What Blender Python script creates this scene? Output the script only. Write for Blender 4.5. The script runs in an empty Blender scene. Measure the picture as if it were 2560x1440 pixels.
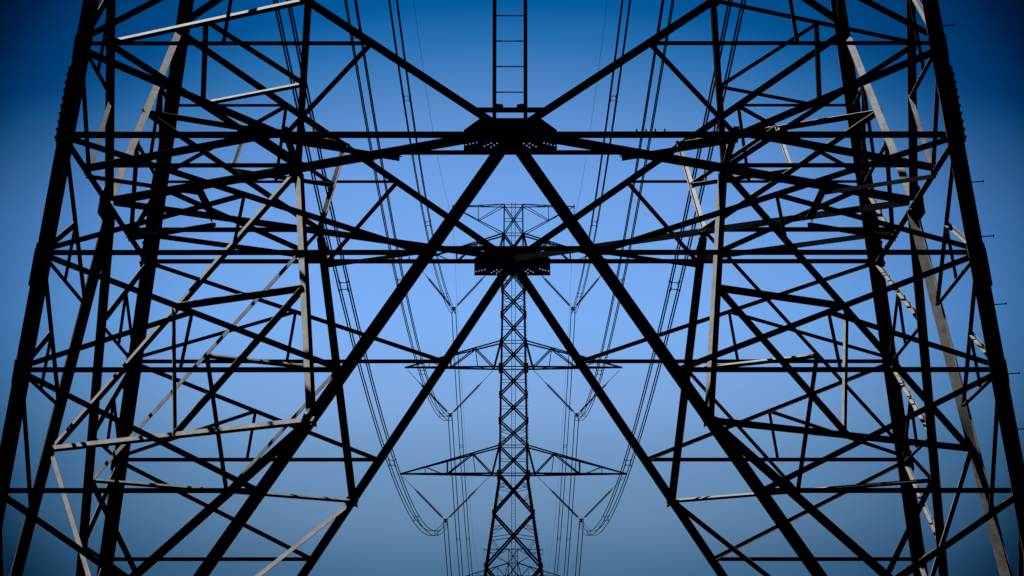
import bpy, bmesh, math, random
from mathutils import Vector as V
from mathutils.geometry import tessellate_polygon
random.seed(7)
S = bpy.context.scene
COL = S.collection
R = math.radians

# ------------------------------------------------------------------ camera
cd = bpy.data.cameras.new('camera')
cam = bpy.data.objects.new('camera', cd)
COL.objects.link(cam)
S.camera = cam
EYE = 1.9
cam.location = (0, 0, EYE)
cam.rotation_euler = (math.pi / 2 + 0.135, 0, 0)
cd.sensor_width = 36
cd.lens = 139.7
cd.clip_start = 0.5
cd.clip_end = 9000

# ------------------------------------------------------------------ world sky
SUN_EL, SUN_AZ = R(55), R(-46)          # azimuth from +y (away from the camera), negative = left
w = bpy.data.worlds.new('World')
S.world = w
w.use_nodes = True
nt = w.node_tree
N = nt.nodes
L = nt.links
bg = N['Background']
sky = N.new('ShaderNodeTexSky')
sky.sky_type = 'NISHITA'
sky.sun_disc = False
sky.sun_elevation = SUN_EL
sky.sun_rotation = SUN_AZ
tc = N.new('ShaderNodeTexCoord')


def math_node(op, a, b=None):
    m = N.new('ShaderNodeMath')
    m.operation = op
    for i, x in enumerate((a, b)):
        if x is None:
            continue
        if isinstance(x, (int, float)):
            m.inputs[i].default_value = x
        else:
            L.new(x, m.inputs[i])
    return m.outputs[0]


def ramp(fac, stops, interp='B_SPLINE'):
    r = N.new('ShaderNodeValToRGB')
    r.color_ramp.interpolation = interp
    e = r.color_ramp.elements
    while len(e) < len(stops):
        e.new(0.5)
    for el, (p, c) in zip(e, stops):
        el.position = p
        el.color = (c[0], c[1], c[2], 1)
    L.new(fac, r.inputs[0])
    return r.outputs[0]


def mul(a, b):
    m = N.new('ShaderNodeMix')
    m.data_type = 'RGBA'
    m.blend_type = 'MULTIPLY'
    m.inputs[0].default_value = 1
    L.new(a, m.inputs[6])
    L.new(b, m.inputs[7])
    return m.outputs[2]


sep = N.new('ShaderNodeSeparateXYZ')
L.new(tc.outputs['Generated'], sep.inputs[0])
elev = math_node('ARCSINE', sep.outputs[2])
azim = math_node('ARCTAN2', sep.outputs[0], sep.outputs[1])
high = math_node('MULTIPLY', math_node('MAXIMUM', math_node('MINIMUM', math_node('MULTIPLY', math_node('SUBTRACT', elev, R(7.5)), 1 / R(3)), 1.0), 0.0),
                 math_node('MULTIPLY', math_node('MULTIPLY', azim, azim), .027 * 57.3))
k20 = math_node('DIVIDE', math_node('ADD', elev, math_node('MINIMUM', high, R(3))), R(20))
K = 1 / 1.12
T = [(0.000, (0.1125, 0.2188, 0.4223)), (2.400, (0.1350, 0.2626, 0.5068)), (3.693, (0.1500, 0.2917, 0.5631)), (4.393, (0.2686, 0.4130, 0.7246)), (5.429, (0.3338, 0.5241, 0.8766)), (5.994, (0.4331, 0.6296, 1.0518)), (7.274, (0.4617, 0.7498, 1.3139)), (8.312, (0.4392, 0.7085, 1.2391)), (9.349, (0.3930, 0.6514, 1.1468)), (10.156, (0.2925, 0.5440, 0.9660)), (10.731, (0.1891, 0.4588, 0.8282)), (11.306, (0.0661, 0.3513, 0.7082)), (11.846, (0.0036, 0.2397, 0.5707)), (14.000, (0.0022, 0.1558, 0.3881)), (20.000, (0.0018, 0.0839, 0.1997))]
tint = ramp(k20, [(a / 20, tuple(x * K for x in c)) for a, c in T], 'LINEAR')
# vignette put into the sky colour, near black out of view to cut fill
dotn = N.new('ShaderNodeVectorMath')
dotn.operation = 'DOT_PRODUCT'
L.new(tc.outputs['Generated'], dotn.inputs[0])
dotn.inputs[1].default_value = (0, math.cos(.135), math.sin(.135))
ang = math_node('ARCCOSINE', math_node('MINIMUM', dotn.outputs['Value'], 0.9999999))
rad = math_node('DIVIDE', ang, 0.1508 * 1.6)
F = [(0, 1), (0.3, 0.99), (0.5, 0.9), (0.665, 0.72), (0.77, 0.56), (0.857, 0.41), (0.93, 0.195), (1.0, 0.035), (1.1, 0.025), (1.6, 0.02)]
vignette = ramp(rad, [(a / 1.6, (f ** 1.8, f ** 1.2, f)) for a, f in F], 'LINEAR')
col = mul(mul(sky.outputs[0], tint), vignette)
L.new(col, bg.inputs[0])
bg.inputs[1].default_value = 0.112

# ------------------------------------------------------------------ sun
sd = bpy.data.lights.new('sun', 'SUN')
sd.energy = 5.0
sd.angle = R(0.5)
sd.color = (1.0, 0.97, 0.93)
sun = bpy.data.objects.new('sun', sd)
COL.objects.link(sun)
sdir = V((math.sin(SUN_AZ) * math.cos(SUN_EL), math.cos(SUN_AZ) * math.cos(SUN_EL), math.sin(SUN_EL)))
sun.rotation_euler = (-sdir).to_track_quat('-Z', 'Y').to_euler()
sun.location = (-60, 80, 90)

S.view_settings.view_transform = 'Standard'
S.view_settings.look = 'None'
S.view_settings.gamma = 1
S.view_settings.exposure = 0
S.view_settings.use_curve_mapping = False
S.cycles.max_bounces = 4
S.cycles.diffuse_bounces = 0
S.cycles.glossy_bounces = 0


# ------------------------------------------------------------------ materials
def material(name, base, vary, rough, metal, scale):
    m = bpy.data.materials.new(name)
    m.use_nodes = True
    t = m.node_tree
    b = t.nodes['Principled BSDF']
    oi = t.nodes.new('ShaderNodeObjectInfo')
    co = t.nodes.new('ShaderNodeTexCoord')
    n = t.nodes.new('ShaderNodeTexNoise')
    n.inputs['Scale'].default_value = scale
    n.inputs['Detail'].default_value = 8
    n.inputs['Roughness'].default_value = .7
    t.links.new(co.outputs['Object'], n.inputs['Vector'])
    r = t.nodes.new('ShaderNodeValToRGB')
    r.color_ramp.elements[0].position = .3
    r.color_ramp.elements[1].position = .72
    r.color_ramp.elements[0].color = tuple(x * (1 - vary) for x in base) + (1,)
    r.color_ramp.elements[1].color = tuple(min(1, x * (1 + vary)) for x in base) + (1,)
    t.links.new(n.outputs['Fac'], r.inputs[0])
    mr = t.nodes.new('ShaderNodeMapRange')
    mr.inputs['To Min'].default_value = .85
    mr.inputs['To Max'].default_value = 1.1
    t.links.new(oi.outputs['Random'], mr.inputs['Value'])
    mx = t.nodes.new('ShaderNodeMix')
    mx.data_type = 'RGBA'
    mx.blend_type = 'MULTIPLY'
    mx.inputs[0].default_value = 1
    t.links.new(r.outputs[0], mx.inputs[6])
    t.links.new(mr.outputs[0], mx.inputs[7])
    t.links.new(mx.outputs[2], b.inputs['Base Color'])
    b.inputs['Roughness'].default_value = rough
    b.inputs['Metallic'].default_value = metal
    bp = t.nodes.new('ShaderNodeBump')
    bp.inputs['Strength'].default_value = .03
    bp.inputs['Distance'].default_value = .01
    n2 = t.nodes.new('ShaderNodeTexNoise')
    n2.inputs['Scale'].default_value = scale * 6
    t.links.new(co.outputs['Object'], n2.inputs['Vector'])
    t.links.new(n2.outputs['Fac'], bp.inputs['Height'])
    t.links.new(bp.outputs[0], b.inputs['Normal'])
    return m


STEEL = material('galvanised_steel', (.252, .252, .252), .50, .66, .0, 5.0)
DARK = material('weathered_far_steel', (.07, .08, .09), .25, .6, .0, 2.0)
WIRE = material('aluminium_cable', (.07, .075, .08), .2, .5, .0, 1.0)
def dull(m):
    m.node_tree.nodes['Principled BSDF'].inputs['Specular IOR Level'].default_value = .12


GLASS = material('insulator_glaze', (.022, .018, .018), .2, .5, .0, 3.0)
SOIL = material('meadow_grass', (.022, .032, .014), .4, .95, .0, .3)
CONC = material('concrete', (.30, .29, .27), .2, .9, .0, 2.0)

for m_ in (GLASS, DARK, WIRE):
    dull(m_)


# ------------------------------------------------------------------ mesh helpers
class MB:
    def __init__(self):
        self.v = []
        self.f = []

    def add(self, vs, fs):
        o = len(self.v)
        self.v += [tuple(x) for x in vs]
        self.f += [tuple(i + o for i in f) for f in fs]

    def prism(self, loop_a, loop_b, caps=None):
        n = len(loop_a)
        fs = [(i, (i + 1) % n, n + (i + 1) % n, n + i) for i in range(n)]
        if caps is None:
            caps = [tuple(range(n))]
        for c in caps:
            fs.append(tuple(reversed(c)))
            fs.append(tuple(n + i for i in c))
        self.add(list(loop_a) + list(loop_b), fs)

    def box(self, c, sx, sy, sz, ax=None):
        ax = ax or (V((1, 0, 0)), V((0, 1, 0)), V((0, 0, 1)))
        c = V(c)
        q = [(-1, -1), (1, -1), (1, 1), (-1, 1)]
        lo = [c + ax[0] * (a * sx / 2) + ax[1] * (b * sy / 2) - ax[2] * (sz / 2) for a, b in q]
        self.prism(lo, [p + ax[2] * sz for p in lo])

    def tube(self, pts, r, n=6):
        pts = [V(p) for p in pts]
        rings = []
        for i, p in enumerate(pts):
            d = (pts[min(i + 1, len(pts) - 1)] - pts[max(i - 1, 0)]).normalized()
            a = d.orthogonal().normalized() if abs(d.z) > .9 else d.cross(V((0, 0, 1))).normalized()
            b = d.cross(a)
            rr = r[i] if isinstance(r, (list, tuple)) else r
            rings.append([p + (a * math.cos(2 * math.pi * k / n) + b * math.sin(2 * math.pi * k / n)) * rr for k in range(n)])
        vs = [x for g in rings for x in g]
        fs = []
        for i in range(len(rings) - 1):
            for k in range(n):
                fs.append((i * n + k, i * n + (k + 1) % n, (i + 1) * n + (k + 1) % n, (i + 1) * n + k))
        fs.append(tuple(range(n)))
        fs.append(tuple((len(rings) - 1) * n + k for k in reversed(range(n))))
        self.add(vs, fs)

    def angle(self, p, q, n, a, b, t, edge, off=0.0, out=False):
        """steel angle from p to q: flange a lies square to n, flange b stands on the edge that faces `edge`"""
        p, q, n = V(p), V(q), V(n)
        u = (q - p).normalized()
        n = (n - u * n.dot(u)).normalized()
        v = n.cross(u)
        e = 1 if v.dot(V(edge)) >= 0 else -1
        m = n if out else -n
        pr = [(-a / 2, off), (a / 2, off), (a / 2, off + b), (a / 2 - t, off + b), (a / 2 - t, off + t), (-a / 2, off + t)]
        la = [p + v * (e * x) + m * y for x, y in pr]
        lb = [x + (q - p) for x in la]
        self.prism(la, lb, [(0, 1, 4, 5), (1, 2, 3, 4)])

    def build(self, name, mat, parent=None):
        me = bpy.data.meshes.new(name)
        me.from_pydata(self.v, [], self.f)
        bm = bmesh.new()
        bm.from_mesh(me)
        bmesh.ops.recalc_face_normals(bm, faces=bm.faces)
        bm.to_mesh(me)
        bm.free()
        me.materials.append(mat)
        o = bpy.data.objects.new(name, me)
        COL.objects.link(o)
        if parent:
            o.parent = parent
        return o


def thing(name, label, cat, loc, group=None):
    o = bpy.data.objects.new(name, None)
    o.empty_display_size = .5
    COL.objects.link(o)
    o.location = loc
    o['label'] = label
    o['category'] = cat
    if group:
        o['group'] = group
    return o


# ------------------------------------------------------------------ ground
def ground_z(y):
    t = min(1, max(0, (y - 480) / 300))
    return -4.84 * t * t * (3 - 2 * t)


g = MB()
ys = [-4000, -500, -100, 0, 50, 100, 200, 350, 480] + [480 + 30 * i for i in range(1, 11)] + [900, 1400, 2500, 4500, 8500]
xs = [-6000, -1500, -500, -150, -50, 50, 150, 500, 1500, 6000]
for y in ys:
    for x in xs:
        g.v.append((x, y, ground_z(y)))
for j in range(len(ys) - 1):
    for i in range(len(xs) - 1):
        k = j * len(xs) + i
        g.f.append((k, k + 1, k + 1 + len(xs), k + len(xs)))
go = g.build('ground', SOIL)
go['kind'] = 'structure'

# ------------------------------------------------------------------ the near pylon base
W0, H0, SL = 5.80, 10.716, 0.1467
ZF, ZT, ZX = 0.10, 14.32, 20.7
HP = H0 + .085          # level of the plan bracing
Y0 = 56.02


def wd(z):
    return W0 - SL * (z - H0)


near = thing('lattice_pylon', 'huge black lattice pylon base close up, its braced legs spanning the whole picture',
             'pylon', (-.008, Y0, 0), 'high-voltage pylons along the line')
near.rotation_euler = (0, 0, -.0022)
FACES = [((1, 0), (0, -1)), ((0, 1), (1, 0)), ((-1, 0), (0, 1)), ((0, -1), (-1, 0))]
UP, DN = (0, 0, 1), (0, 0, -1)


def jit():
    return random.uniform(-.0016, .0016)


def bar(name, p, q, n, a, b, edge, t=.012, off=0., out=False, trim=(0, 0)):
    p, q = V(p), V(q)
    u = (q - p).normalized()
    p = p + u * trim[0]
    q = q - u * trim[1]
    m = MB()
    m.angle(p, q, n, a, b, t, edge, off + jit(), out)
    return m.build(name, STEEL, near)


def fp(k, s, z):
    e, n = FACES[k]
    return V((n[0] * wd(z) + e[0] * s, n[1] * wd(z) + e[1] * s, z))


def s_lo(z):
    return .676 * (H0 - z)


def s_up(z):
    return wd(ZT) * (z - H0) / (ZT - H0)


LOW = [9.158, 7.630, 6.082, 4.534, 2.986]
TOP = [11.95, 13.135]

# legs: outward corner angle, with splice covers and bolt heads
for cx in (-1, 1):
    for cy in (-1, 1):
        m = MB()
        fl, t = .215, .022

        def ring(z, grow=0., f=fl):
            c = wd(z) + grow
            x, y = cx * c, cy * c
            return [V((x, y, z)), V((x - cx * f, y, z)), V((x - cx * f, y - cy * t, z)),
                    V((x - cx * t, y - cy * t, z)), V((x - cx * t, y - cy * f, z)), V((x, y - cy * f, z))]
        m.prism(ring(0.0), ring(H0 + .3), [(0, 1, 2, 3), (0, 3, 4, 5)])
        m.prism(ring(H0 + .3), ring(ZX, 0, .20), [(0, 1, 2, 3), (0, 3, 4, 5)])
        leg = m.build('leg', STEEL, near)
        for za, zb in ((10.62, 11.62), (8.72, 9.2)):
            c = MB()
            c.prism(ring(za, .021, .235), ring(zb, .021, .235), [(0, 1, 2, 3), (0, 3, 4, 5)])
            n = int((zb - za) / .105)
            for i in range(n):
                z = za + .06 + i * .105
                o = wd(z) + .027
                if za > 10:
                    for d in (.06, .17):
                        c.box((cx * o, cy * (o - d), z), .034, .034, .034)
                        c.box((cx * (o - d), cy * o, z), .034, .034, .034)
            c.build('splice_cover', STEEL, leg)
        b = MB()
        b.box((cx * wd(0), cy * wd(0), .02), 1.0, 1.0, .5)
        b.build('footing', CONC, near)

for k in range(4):
    e2, n2 = FACES[k]
    E = V((e2[0], e2[1], 0))
    NB = V((n2[0], n2[1], SL)).normalized()
    NH = V((n2[0], n2[1], 0))
    # face beam, leg to leg at the diaphragm
    bar('face_beam', fp(k, -W0 + .02, H0), fp(k, W0 - .02, H0), NH, .072, .09, DN, off=.024)
    for sg in (-1, 1):
        def P(s, z):
            return fp(k, sg * s, z)
        # main diagonals
        bar('main_diagonal', P(s_lo(H0), H0), P(s_lo(ZF), ZF), NB, .14, .14, DN, .014, .03, trim=(.20 if k in (0, 2) else .03, .1))
        bar('upper_diagonal', P(0, H0), P(s_up(ZT), ZT), NB, .105, .11, UP, .012, .006, trim=(.30 if k in (0, 2) else .06, .08))
        # horizontals from leg to diagonal
        for z in LOW:
            bar('horizontal_brace', P(wd(z) - .03, z), P(s_lo(z), z), NH, .062, .06, DN, .009, .05)
        for z in TOP:
            bar('horizontal_brace', P(wd(z) - .03, z), P(s_up(z), z), NH, .044, .06, DN, .009, .05)
        # zigzag, leg to diagonal one level down
        Z = [H0] + LOW
        for i in range(4):
            za, zb = Z[i], Z[i + 1]
            a, b = P(wd(za) - .05, za), P(s_lo(zb), zb)
            bar('zigzag_brace', a, b, NB, .066 if i < 3 else .075, .06, DN, .009, .062)
            if i < 2:
                mid = (a + b) / 2
                bar('sub_brace', P(wd(zb) - .03, zb + .04), mid, NB, .058, .05, DN, .008, .07)
                hm = (P(wd(zb), zb) + P(s_lo(zb), zb)) / 2
                bar('sub_brace', mid, hm, NB, .046, .045, E * sg, .008, .07)
        if True:
            a, b = P(wd(Z[4]) - .05, Z[4]), P(s_lo(Z[5]), Z[5])
            bar('zigzag_brace', a, b, NB, .075, .06, DN, .009, .062)
        # above the diaphragm
        q = P(W0 / 2, H0)
        bar('zigzag_brace', P(wd(TOP[0]) - .03, TOP[0] - .05), q, NB, .085, .06, DN, .009, .062)
        bar('zigzag_brace', P(s_up(TOP[0]), TOP[0]), q, NB, .066, .06, E * sg, .009, .062)
        bar('zigzag_brace', P(wd(TOP[0]) - .03, TOP[0] + .05), P(s_up(TOP[1]), TOP[1]), NB, .066, .06, DN, .009, .068)
        hm = (P(wd(TOP[0]), TOP[0]) + P(s_up(TOP[0]), TOP[0])) / 2
        bar('zigzag_brace', P(s_up(TOP[1]), TOP[1] + .05), hm, NB, .05, .05, E * sg, .009, .072)
        # first panel of the body above
        bar('body_brace', P(wd(ZT) - .05, ZT + .06), fp(k, -sg * (wd(ZX) - .05), ZX), NB, .11, .1, UP, .012, .036 + (.014 if sg > 0 else 0))
    bar('face_beam', fp(k, -wd(ZX), ZX), fp(k, wd(ZX), ZX), NH, .08, .08, DN, off=.05)

    # gusset plate at the middle of the face, with its bolt holes
    pl = [(-.385, H0 + .21), (.385, H0 + .21), (.597, H0 + .05), (.597, H0 - .216), (-.597, H0 - .216), (-.597, H0 + .05)]
    hx = [(208, 1106), (284, 1087), (358, 1071), (431, 1053), (598, 1136), (667, 1104), (738, 1070), (798, 1117), (735, 1158), (860, 1073),
          (1422, 1079), (1486, 1124), (1545, 1079), (1613, 1114), (1681, 1147), (1545, 1165), (1850, 1068), (1926, 1086), (1999, 1104), (2073, 1122)]
    holes = []
    for hx_, hz_ in hx:
        X = (hx_ - 1141) / 981 * .597
        Zc = H0 - .216 + (1220 - hz_) / 981 * .597
        holes.append([(X + .0105 * math.cos(i * math.pi / 4), Zc + .0105 * math.sin(i * math.pi / 4)) for i in range(8)])
    loops = [pl] + [h[::-1] for h in holes]
    flat = [p for lp in loops for p in lp]
    tris = tessellate_polygon([[V((a, b, 0)) for a, b in lp] for lp in loops])
    m = MB()
    vs = []
    for d in (.012, -.006):
        for a, b in flat:
            c = fp(k, a, b) + NH * d
            vs.append(c)
    nf = len(flat)
    fs = [tuple(t) for t in tris] + [tuple(nf + i for i in reversed(t)) for t in tris]
    o = 0
    for lp in loops:
        n = len(lp)
        fs += [(o + i, o + (i + 1) % n, nf + o + (i + 1) % n, nf + o + i) for i in range(n)]
        o += n
    m.add(vs, fs)
    gp = m.build('gusset_plate', STEEL, near)
    # bolts along the plate's upper part and on top of the face beam
    for x in [i * .12 - .42 for i in range(8)]:
        m = MB()
        m.box(fp(k, x, H0 + .015) + NH * .02, .034, .034, .034)
        m.build('bolt', STEEL, gp)
    for x in (-1.62, -1.74, -1.86, -1.98) if k == 1 else (1.62, 1.74, 1.86, 1.98):
        m = MB()
        m.tube([fp(k, x, H0 + .03) - NH * .03, fp(k, x, H0 + .065) - NH * .03, fp(k, x, H0 + .08) - NH * .03], [.012, .012, .004])
        m.build('bolt', STEEL, gp)

    # inner stiffener of the diaphragm, mid to mid of the diamond
    s4 = W0 / 4

    def DP(s, d, z=H0):      # s along face, d inwards from the face
        return V((n2[0] * (W0 - d) + e2[0] * s, n2[1] * (W0 - d) + e2[1] * s, z))
    bar('plan_brace', DP(-s4 - .05, s4), DP(s4 + .05, s4), UP, .09, .062, NH, .01, -.03)
    for sg in (-1, 1):
        bar('plan_brace', DP(sg * W0 / 2, 0.03, HP), DP(sg * W0 / 2, W0 / 2, HP), UP, .08, .062, E * sg, .009, -.016)
        bar('plan_brace', DP(sg * W0 / 2, 0.03), DP(sg * s4, s4), UP, .06, .06, -NH, .009, .045)
    # plan diamond, face middle to face middle
    e3, n3 = FACES[(k + 1) % 4]
    A = V((n2[0] * W0, n2[1] * W0, HP))
    B = V((n3[0] * W0, n3[1] * W0, HP))
    Cn = (A + B) / 2
    bar('plan_diamond', A, B, UP, .13, .10, -V((Cn.x, Cn.y, 0)), .012, .0, trim=(.12, .12))
    # corner tie
    qa = (A * .5 + (A + B) * .25)
    ca = V((n2[0] * W0 + n3[0] * W0 / 2, n2[1] * W0 + n3[1] * W0 / 2, HP))
    cb = V((n3[0] * W0 + n2[0] * W0 / 2, n3[1] * W0 + n2[1] * W0 / 2, HP))
    bar('corner_tie', ca, cb, UP, .12, .08, -V((Cn.x, Cn.y, 0)), .012, .016, trim=(.06, .06))

# hip bracing at each corner
ZD = 6.98
for cx in (-1, 1):
    for cy in (-1, 1):
        n1 = V((cx * W0 / 2, cy * W0 / 2, HP - .04))
        zd = ZD
        wz = wd(zd) - .05
        sd_ = s_lo(zd)
        D = V((cx * sd_, cy * wz, zd))
        Cc = V((cx * (wz - .07), cy * sd_, zd))
        zb = (H0 + ZT) / 2
        wb = wd(zb) - .05
        sb = s_up(zb)
        Bp = V((cx * sb, cy * wb, zb))
        Ap = V((cx * (wb + .05), cy * sb, zb))
        Eh = V((cx * 5.26, cy * 5.26, 4.69))
        out = V((cx, cy, 0))

        def nrm(a, b, c, ref):
            n = (b - a).cross(c - a).normalized()
            return n if n.dot(ref) > 0 else -n
        nl = nrm(n1, D, Cc, out)
        nu = nrm(n1, Bp, Ap, out)
        ne = nrm(Eh, D, Cc, out)
        inx, iny = V((-cx, 0, 0)), V((0, -cy, 0))
        rear = cy > 0
        vert = UP if rear else DN
        bar('hip_brace', n1, D, nl, .095, .085, inx, .01, trim=(.1, -.10))
        bar('hip_brace', n1, Cc, nl, .068, .07, vert, .01, trim=(-.06 if rear else .08, 0), off=.004)
        bar('hip_tie', Cc, D, nl, .066, .065, UP if rear else DN, .01, off=-.02, trim=(0, -.10))
        m1, m2, m3 = (n1 + Cc) / 2, (n1 + D) / 2, (Cc + D) / 2
        bar('hip_strut', m1, m2, nl, .075, .07, UP, .009, off=.016 if rear else -.016, out=not rear)
        fl = cx < 0 and not rear
        bar('hip_strut', m1, m3, V((0, cy, .15)) if fl else nl, .05, .05, -inx if fl else inx, .008, off=.0 if fl else .02, out=fl)
        bar('hip_strut', m2, m3, nl, .07, .065, UP, .009, off=.026 if rear else -.026, out=not rear)
        bar('hip_brace', Cc, Eh, ne, .07, .07, vert, .01, off=.0)
        bar('hip_brace', D, Eh, ne if (rear and cx < 0) else V((0, cy, SL)), .08 if rear else .10, .09, vert, .01, off=.004)
        bar('hip_brace', Eh, V((cx * (wd(.2) - .15), cy * (wd(.2) - .15), .2)), nrm(Eh, D, V((cx * wd(0), cy * wd(0), 0)), V((cx, 0, 0))), .08, .07, DN, .01)
        # upper hip
        if cx > 0 and not rear:
            nu = V((.12, -1, .12))
        bar('hip_brace', n1, Bp, nu, .075, .06, inx, .01, trim=(-.08, 0))
        bar('hip_brace', n1, Ap, nu, .075, .06, UP, .01, trim=(-.08, 0), off=.004)
        bar('hip_tie', Ap, Bp, nu, .06, .07, UP, .01, off=-.02)
        m1, m2, m3 = (n1 + Ap) / 2, (n1 + Bp) / 2, (Ap + Bp) / 2
        bar('hip_strut', m1, m2, nu, .05, .05, UP, .008, off=.016)
        bar('hip_strut', m1, m3, nu, .055, .05, inx, .008, off=.02)
        bar('hip_strut', m2, m3, nu, .05, .05, UP, .008, off=.026)
        # node plates where the hip meets the diagonals and the diamond
        for c, nn, sz in ((n1, UP, .24), (D, V((0, cy, SL)), .19), (Cc, V((cx, 0, SL)), .19), (Bp, V((0, cy, SL)), .16), (Ap, V((cx, 0, SL)), .16)):
            nn = V(nn).normalized()
            u = (nn.cross(V((.3, .2, .9)))).normalized()
            m = MB()
            m.box(c + nn * (jit() * 2 - .004), sz, sz * .62, .010, (u, nn.cross(u), nn))
            m.build('node_plate', STEEL, near)

# side gussets at the apexes hang below the beam (as on the front), leg plates at each level
for cx in (-1, 1):
    for cy in (-1, 1):
        for z in (11.90, 9.12, 7.60):
            c = V((cx * (wd(z) + .004), cy * (wd(z) - .16), z))
            m = MB()
            m.box(c, .012, .36, .30, (V((1, 0, 0)), V((0, 1, 0)), V((-cx * SL, 0, 1)).normalized()))
            m.build('leg_plate', STEEL, near)

# step bolts on the right front leg
for z in (12.18, 10.08, 9.36, 8.47, 7.57, 6.86, 5.97, 5.15):
    m = MB()
    x = wd(z)
    m.tube([(x, -x + .06, z), (x + .15, -x + .06, z + .012)], .008)
    m.tube([(x + .15, -x + .06, z + .012), (x + .162, -x + .06, z + .013)], .018)
    m.build('step_bolt', STEEL, near)

# ladder up the middle of the front face
lad = MB()
XL = -.006
for sx in (-1, 1):
    z0, z1 = H0 + .19, ZX
    p0 = V((XL + sx * .2, -wd(z0) + .04, z0))
    p1 = V((XL + sx * .2, -wd(z1) + .04, z1))
    lad.angle(p0, p1, (0, -1, SL), .05, .05, .008, (-sx, 0, 0), 0, False)
ladder = lad.build('ladder', STEEL, near)
z = 11.285
while z < ZX:
    m = MB()
    m.tube([(XL - .2, -wd(z) + .055, z), (XL + .2, -wd(z) + .055, z)], .0095)
    m.build('rung', STEEL, ladder)
    z += .345
m = MB()
m.angle((-.52, -wd(11.05), 11.05), (.52, -wd(11.05), 11.05), (0, -1, 0), .06, .06, .008, DN, .05)
m.build('ladder_beam', STEEL, ladder)
for sx in (-1, 1):
    m = MB()
    pts = [(sx * .19, 11.075), (sx * .19, 11.125), (sx * .09, 11.115), (sx * .085, 11.075)]
    m.prism([V((XL + a, -wd(11) + .03, b)) for a, b in pts], [V((XL + a, -wd(11) + .042, b)) for a, b in pts])
    m.build('ladder_bracket', STEEL, ladder)


# ------------------------------------------------------------------ the pylons farther down the line
NODES = [69.08, 65.94, 62.92, 59.88, 57.12, 54.13, 51.29, 48.36, 45.53, 42.74, 39.70, 35.46, 29.67, 21.0, 12.0, 0.0]
HW = [(69.15, 1.04), (65.96, 1.06), (62.92, 1.14), (59.88, 1.23), (57.12, 1.29), (54.13, 1.34), (51.29, 1.38), (48.36, 1.44), (45.53, 1.49),
      (42.74, 1.52), (39.66, 1.56), (35.46, 2.18), (29.67, 3.03), (21.0, 4.25), (0, 7.2)]


def hw(z):
    for (za, wa), (zb, wb) in zip(HW, HW[1:]):
        if z >= zb:
            t = (za - z) / (za - zb)
            return wa + (wb - wa) * t
    return HW[-1][1]


def fbar(name, p, q, r, parent, n=(0, -1, 0), edge=UP):
    m = MB()
    m.angle(V(p), V(q), n, r, r * .8, r * .14, edge, jit() * 3)
    return m.build(name, DARK, parent)


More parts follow.
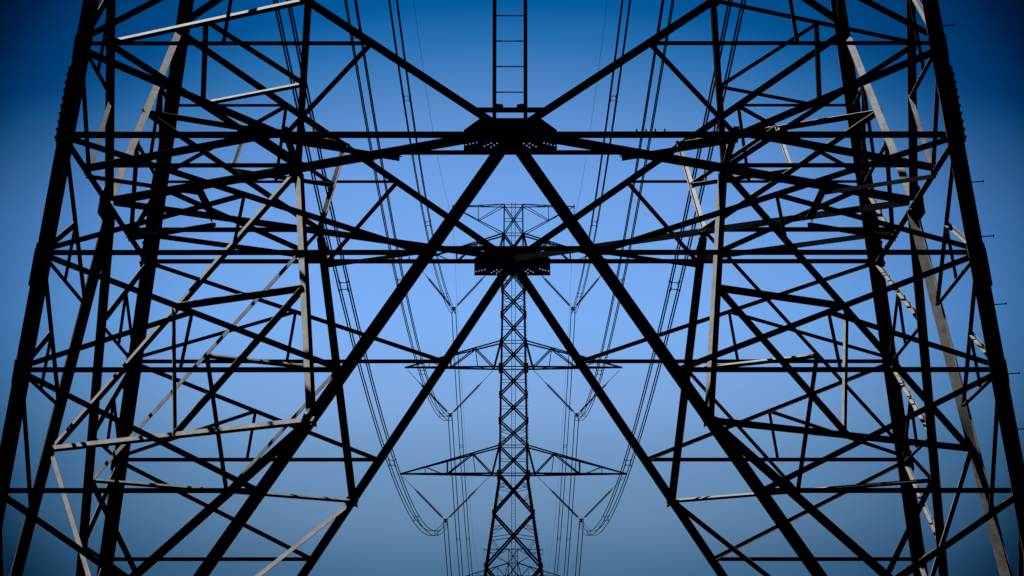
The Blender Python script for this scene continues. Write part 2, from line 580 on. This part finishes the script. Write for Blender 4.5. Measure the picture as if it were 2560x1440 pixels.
def upper_pylon(label, loc, name):
    root = thing(name, label, 'pylon', loc, 'high-voltage pylons along the line')
    for cx in (-1, 1):
        for cy in (-1, 1):
            m = MB()
            for (za, wa), (zb, wb) in zip(HW, HW[1:]):
                f = .14 if za > 64 else .17 if za > 60 else .22 if za > 40 else .28

                def ring(z, c):
                    x, y, t = cx * (c + .04), cy * (c + .04), .03
                    return [V((x, y, z)), V((x - cx * f, y, z)), V((x - cx * f, y - cy * t, z)), V((x - cx * t, y - cy * t, z)),
                            V((x - cx * t, y - cy * f, z)), V((x, y - cy * f, z))]
                m.prism(ring(zb, wb), ring(za, wa), [(0, 1, 2, 3), (0, 3, 4, 5)])
                if za < 66 and za > 30:     # splice plates and node plates on the leg
                    m.box((cx * (wb - .02), cy * (wb + .03), zb), .50 if zb in (39.66, 51.29, 65.96, 62.92) else .30, .05, .80 if zb in (39.66, 51.29, 65.96, 62.92) else .5)
            if cx > 0:                      # climbing bolts
                z = 29.
                while z < 62:
                    m.tube([(cx * (hw(z) + .02), cy * hw(z), z), (cx * (hw(z) + .17), cy * hw(z), z)], .022, 5)
                    z += .45
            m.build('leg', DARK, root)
    for k in range(4):
        e, n = FACES[k]

        def Q(s, z):
            c = hw(z)
            return V((n[0] * c + e[0] * s * c, n[1] * c + e[1] * s * c, z))
        nn = (n[0], n[1], 0)
        for i in range(len(NODES) - 1):
            za, zb = NODES[i], NODES[i + 1]
            r = .11 if i < 1 else .165 if i < 10 else .21
            fbar('cross_brace', Q(-1, za), Q(1, zb), r, root, nn)
            o = fbar('cross_brace', Q(1, za), Q(-1, zb), r, root, nn, DN)
            zc = (za * hw(zb) + zb * hw(za)) / (hw(za) + hw(zb))
            if i in (0, 5, 6, 7, 9) or i in (4,):
                fbar('horizontal_brace', Q(-1, zc), Q(1, zc), .06, root, nn)
            if i in (2, 3, 8, 10, 11) and k in (0, 2):
                for sg in (-1, 1):
                    for zz, s2 in ((za * .45 + zc * .55, .5), (zc * .5 + zb * .5, .5)):
                        up = zz > zc
                        xd = abs((zz - zc) / ((za if up else zb) - zc))
                        fbar('redundant_bar', Q(sg, zz + (-.35 if up else .1)), Q(sg * xd, zz), .06, root, nn)
                        fbar('redundant_bar', Q(sg, zc + .25 * (1 if up else -1)), Q(sg * xd, zz), .055, root, nn)
                    if i < 11:
                        fbar('redundant_bar', Q(sg, zc + .35), Q(.12 * sg, zc), .05, root, nn)
                    else:
                        fbar('redundant_bar', Q(sg, zc - .35), Q(.12 * sg, zc), .075, root, nn)
        for z in (69.08, 65.94, 62.92, 54.13, 51.29, 42.74, 39.70):
            fbar('arm_level_beam', Q(-1, z), Q(1, z), .12 if z in (51.29, 39.70, 62.92) else .085, root, nn)

    # cross-arms: (root top z, bottom z, tip x)
    for zt, zb, xt in ((65.94, 62.92, 10.75), (54.13, 51.29, 11.72), (42.74, 39.70, 12.22)):
        for sx in (-1, 1):
            wt, wb_ = hw(zt), hw(zb)
            tip = V((sx * xt, 0, zb + .06))
            m = MB()
            m.box(tip + V((-sx * .15, 0, -.02)), .5, .22, .16)
            arm = m.build('cross_arm', DARK, root)

            def top(x, cy):
                t = (x - wt) / (xt - wt)
                return V((sx * x, cy * wt * (1 - t), zt + (tip.z - zt) * t))

            def bot(x, cy):
                t = (x - wb_) / (xt - wb_)
                return V((sx * x, cy * wb_ * (1 - t), zb + (tip.z - zb) * t))
            x1, xk, x2, x3, x4, x5 = wb_ + .72, wb_ + 2.75, wb_ + 3.05, wb_ + 5.4, wb_ + 7.7, wb_ + 5.45
            sc = (xt - wb_) / 10.2
            x1, xk, x2, x3, x4 = wb_ + .72 * sc, wb_ + 2.72 * sc, wb_ + 3.0 * sc, wb_ + 5.35 * sc, wb_ + 7.65 * sc
            for cy in (-1, 1):
                n = (0, cy, 0)
                fbar('chord', top(wt, cy), tip, .16, arm, n)
                fbar('chord', bot(wb_, cy), tip, .19, arm, n, DN)
                fbar('web_bar', top(wt + .03, cy), bot(x1, cy), .15, arm, n)
                fbar('web_bar', bot(x1, cy), top(xk, cy), .12, arm, n)
                fbar('web_bar', top(xk, cy), bot(x2, cy) if False else bot(xk - .28 * sc, cy), .08, arm, n)
                fbar('web_bar', top(xk, cy), bot(x3, cy), .12, arm, n)
                fbar('web_bar', bot(x3, cy), top(x3, cy), .15, arm, n)
                fbar('web_bar', bot(x3 + .5, cy), top(x4, cy), .06, arm, n)
                fbar('web_bar', bot(x4, cy), top(x4, cy), .06, arm, n)
            xs_ = [wb_, x1, xk, x3, x4, xt - .6]
            for i in range(5):
                fbar('plan_bar', bot(xs_[i], 1 if i % 2 else -1), bot(xs_[i + 1], -1 if i % 2 else 1), .07, arm, (0, 0, 1))
    # earth-wire arms at the top
    for sx in (-1, 1):
        wt = hw(69)
        tip = V((sx * 6.62, 0, 69.02))
        m = MB()
        m.box(tip, .18, .14, .14)
        m.tube([tip + V((0, 0, .3)), tip + V((0, 0, -.25))], .04)
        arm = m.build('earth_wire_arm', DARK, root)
        for cy in (-1, 1):
            n = (0, cy, 0)
            T0 = V((sx * wt, cy * wt, 69.12))
            B0 = V((sx * hw(65.94), cy * hw(65.94), 65.94))
            mid = B0 + (tip - B0) * .5
            tm = T0 + (tip - T0) * .5
            fbar('chord', T0, tip, .10, arm, n)
            fbar('chord', B0, tip, .09, arm, n, DN)
            fbar('web_bar', mid, tm, .06, arm, n)
            fbar('web_bar', mid, T0, .07, arm, n)
        fbar('plan_bar', (sx * wt, -wt, 69.1), (sx * 3.9, .45, 69.07), .06, arm, (0, 0, 1))
        fbar('plan_bar', (sx * wt, wt, 69.1), (sx * 3.9, -.45, 69.07), .06, arm, (0, 0, 1))
        m = MB()
        pts = [tip + V((sx * .0, 0, -.2 - .1 * i)) for i in range(12)]
        m.tube(pts, [.02 if i % 3 else .075 for i in range(12)], 8)
        m.build('earth_wire_hanger', GLASS, arm)
    # ladder
    m = MB()
    for sx in (-1, 1):
        m.angle((sx * .2, -.25, 0.2), (sx * .2, -.25, 69.45), (0, -1, 0), .055, .05, .012, (-sx, 0, 0))
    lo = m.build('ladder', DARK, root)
    m = MB()
    z = 26.0
    while z < 69.4:
        m.tube([(-.2, -.25, z), (.2, -.25, z)], .012, 5)
        z += .35
    rg = m.build('rung', DARK, lo)
    rg['kind'] = 'stuff'
    return root


MX, MY = .16, 428.6
mid = upper_pylon('distant dark pylon with three pairs of crossarms, seen whole between the near pylon legs', (MX, MY, .07), 'lattice_pylon')


def copy_tree(o, parent=None):
    c = o.copy()
    COL.objects.link(c)
    c.parent = parent
    for ch in list(o.children):
        copy_tree(ch, c)
    return c


TX, TY, TZ = .25, 898.0, -4.78
far = copy_tree(mid)
far.location = (TX, TY, TZ)
far['label'] = 'smallest and farthest pylon, only its top showing low behind the legs of the distant pylon'

# ------------------------------------------------------------------ insulators, cables
HB = .215
PH = [(7.33, 34.42, 'lowest', 39.53, 2.62, 11.98), (6.85, 45.88, 'middle', 51.12, 2.16, 11.5), (6.49, 57.47, 'highest', 62.75, 1.9, 10.55)]


def spacer(m, c, half=HB):
    c = V(c)
    h = half * .62
    loop = []
    for i in range(4):
        for j in (-1, 0, 1):
            a = math.pi / 4 + i * math.pi / 2 + j * .22
            loop.append(c + V((math.cos(a), 0, math.sin(a))) * h * 1.36)
    loop.append(loop[0])
    m.tube(loop, .022, 6)
    for sx in (-1, 1):
        for sz in (-1, 1):
            a = c + V((sx * h * .92, 0, sz * h * .92))
            b = c + V((sx * half, 0, sz * half))
            m.tube([a, b], .024, 6)
            m.tube([b + V((0, -.07, 0)), b + V((0, .07, 0))], .05, 8)


KS = .00030
for sx, side in ((-1, 'left'), (1, 'right')):
    for x0, zc, word, za, xi, xo in PH:
        X = sx * x0
        # V-string hanging from the crossarm
        ins = thing('insulator_assembly', 'V-shaped pair of insulator strings under the %s %s crossarm of the distant pylon' % (word, side),
                    'insulator', (MX + X, MY, zc + .52), 'insulators on the distant pylon')
        m = MB()
        m.box((0, 0, -.02), .52, .10, .10)
        m.box((0, 0, -.2), .26, .08, .36)
        for q in (-1, 1):
            for r in (-1, 1):
                m.tube([(q * .07, 0, -.26 + r * .12), (q * HB, 0, -.52 + r * HB)], .03)
                m.tube([(q * HB, -.25, -.52 + r * HB), (q * HB, .25, -.52 + r * HB)], .045)
            m.tube([(q * HB, 0, -.02), (q * HB, 0, -.75)], .028)
        m.build('yoke_plate', DARK, ins)
        for at in (V((sx * xi - X, 0, za - zc - .52)), V((sx * xo - X, 0, za - zc - .52))):
            st = V((math.copysign(.2, at.x), 0, .02))
            d = at - st
            ln = d.length
            u = d.normalized()
            nd = 25
            l0, l1 = .25, min(ln * .66, 4.9)
            pts, rr = [], []
            for i in range(nd):
                b = l0 + (l1 - l0) * i / nd
                st_ = (l1 - l0) / nd
                for f, r_ in ((0, .07), (.25, .075), (.3, .175), (.6, .16), (.66, .075)):
                    pts.append(st + u * (b + st_ * f))
                    rr.append(r_)
            m = MB()
            m.tube(pts, rr, 10)
            s_o = m.build('insulator_string', GLASS, ins)
            m = MB()
            m.tube([st, st + u * (l0 + .02)], .03)
            m.build('link', DARK, s_o)
            m = MB()
            m.tube([st + u * (l1 - .05), st + u * (l1 + .35), st + u * (l1 + .4), at], [.06, .06, .03, .03])
            m.build('hanger_rod', DARK, s_o)
        # cable bundle over both spans
        tail = {'lowest': 'sagging below the lowest crossarm', 'middle': 'hung under the middle crossarm', 'highest': 'hung under the highest crossarm'}[word]
        bun = thing('power_line_bundle', 'bundle of four black power cables on the %s, %s' % (side, tail),
                    'power cables', (MX + X, MY, zc), 'power cable bundles along the line')
        y0, y1 = 62.0, MY
        vz = (56.0 + MY) / 2
        ks = {'lowest': .000290, 'middle': .000294, 'highest': .000292}[word]
        c0 = zc - ks * (MY - vz) ** 2

        def z1(y):
            return c0 + ks * (y - vz) ** 2
        span = TY - MY

        def z2(y):
            t = (y - MY) / span
            return zc + TZ * t - ks * span * span * t * (1 - t)
        xA = MX + X

        def xc(y):
            t = (y - 56) / (MY - 56)
            return 0.0 - (MX * (MY - y) / MY + .85 * t * (1 - t) if y < MY else 0) + ((TX - MX) * (y - MY) / span if y > MY else 0)
        for qx in (-1, 1):
            for qz in (-1, 1):
                pts = []
                n = 46
                for i in range(n + 1):
                    y = y0 + (y1 - y0) * i / n
                    pts.append((xc(y) + qx * HB, y - MY, z1(y) - zc + qz * HB))
                n = 40
                for i in range(1, n + 1):
                    y = MY + span * i / n
                    pts.append((xc(y) + qx * HB, y - MY, z2(y) - zc + qz * HB))
                m = MB()
                m.tube(pts, .033, 6)
                m.build('cable', WIRE, bun)
        for y in (114, 174.5, 246, 306, 381, 494, 566, 641, 719, 806):
            m = MB()
            spacer(m, (xc(y), y - MY, (z1(y) if y < MY else z2(y)) - zc))
            m.build('spacer', WIRE, bun)
    # earth wire
    EX, EZ = sx * 6.62, 67.75
    ew = thing('ground_wire', 'single thin wire on the %s running to the top crossarm tip of the distant pylon' % side, 'wire', (MX + EX, MY, EZ),
               'thin earth wires along the line')
    pts = []
    vz = (56.0 + MY) / 2
    ke = .000285
    for i in range(47):
        y = 62 + (MY - 62) * i / 46
        t = (y - 56) / (MY - 56)
        pts.append((-(MX * (MY - y) / MY) - .85 * t * (1 - t), y - MY, ke * ((y - vz) ** 2 - (MY - vz) ** 2)))
    span = TY - MY
    for i in range(1, 41):
        t = i / 40
        pts.append(((TX - MX) * t, span * t, TZ * t - ke * span * span * t * (1 - t)))
    m = MB()
    m.tube(pts, .012, 5)
    m.build('wire', WIRE, ew)
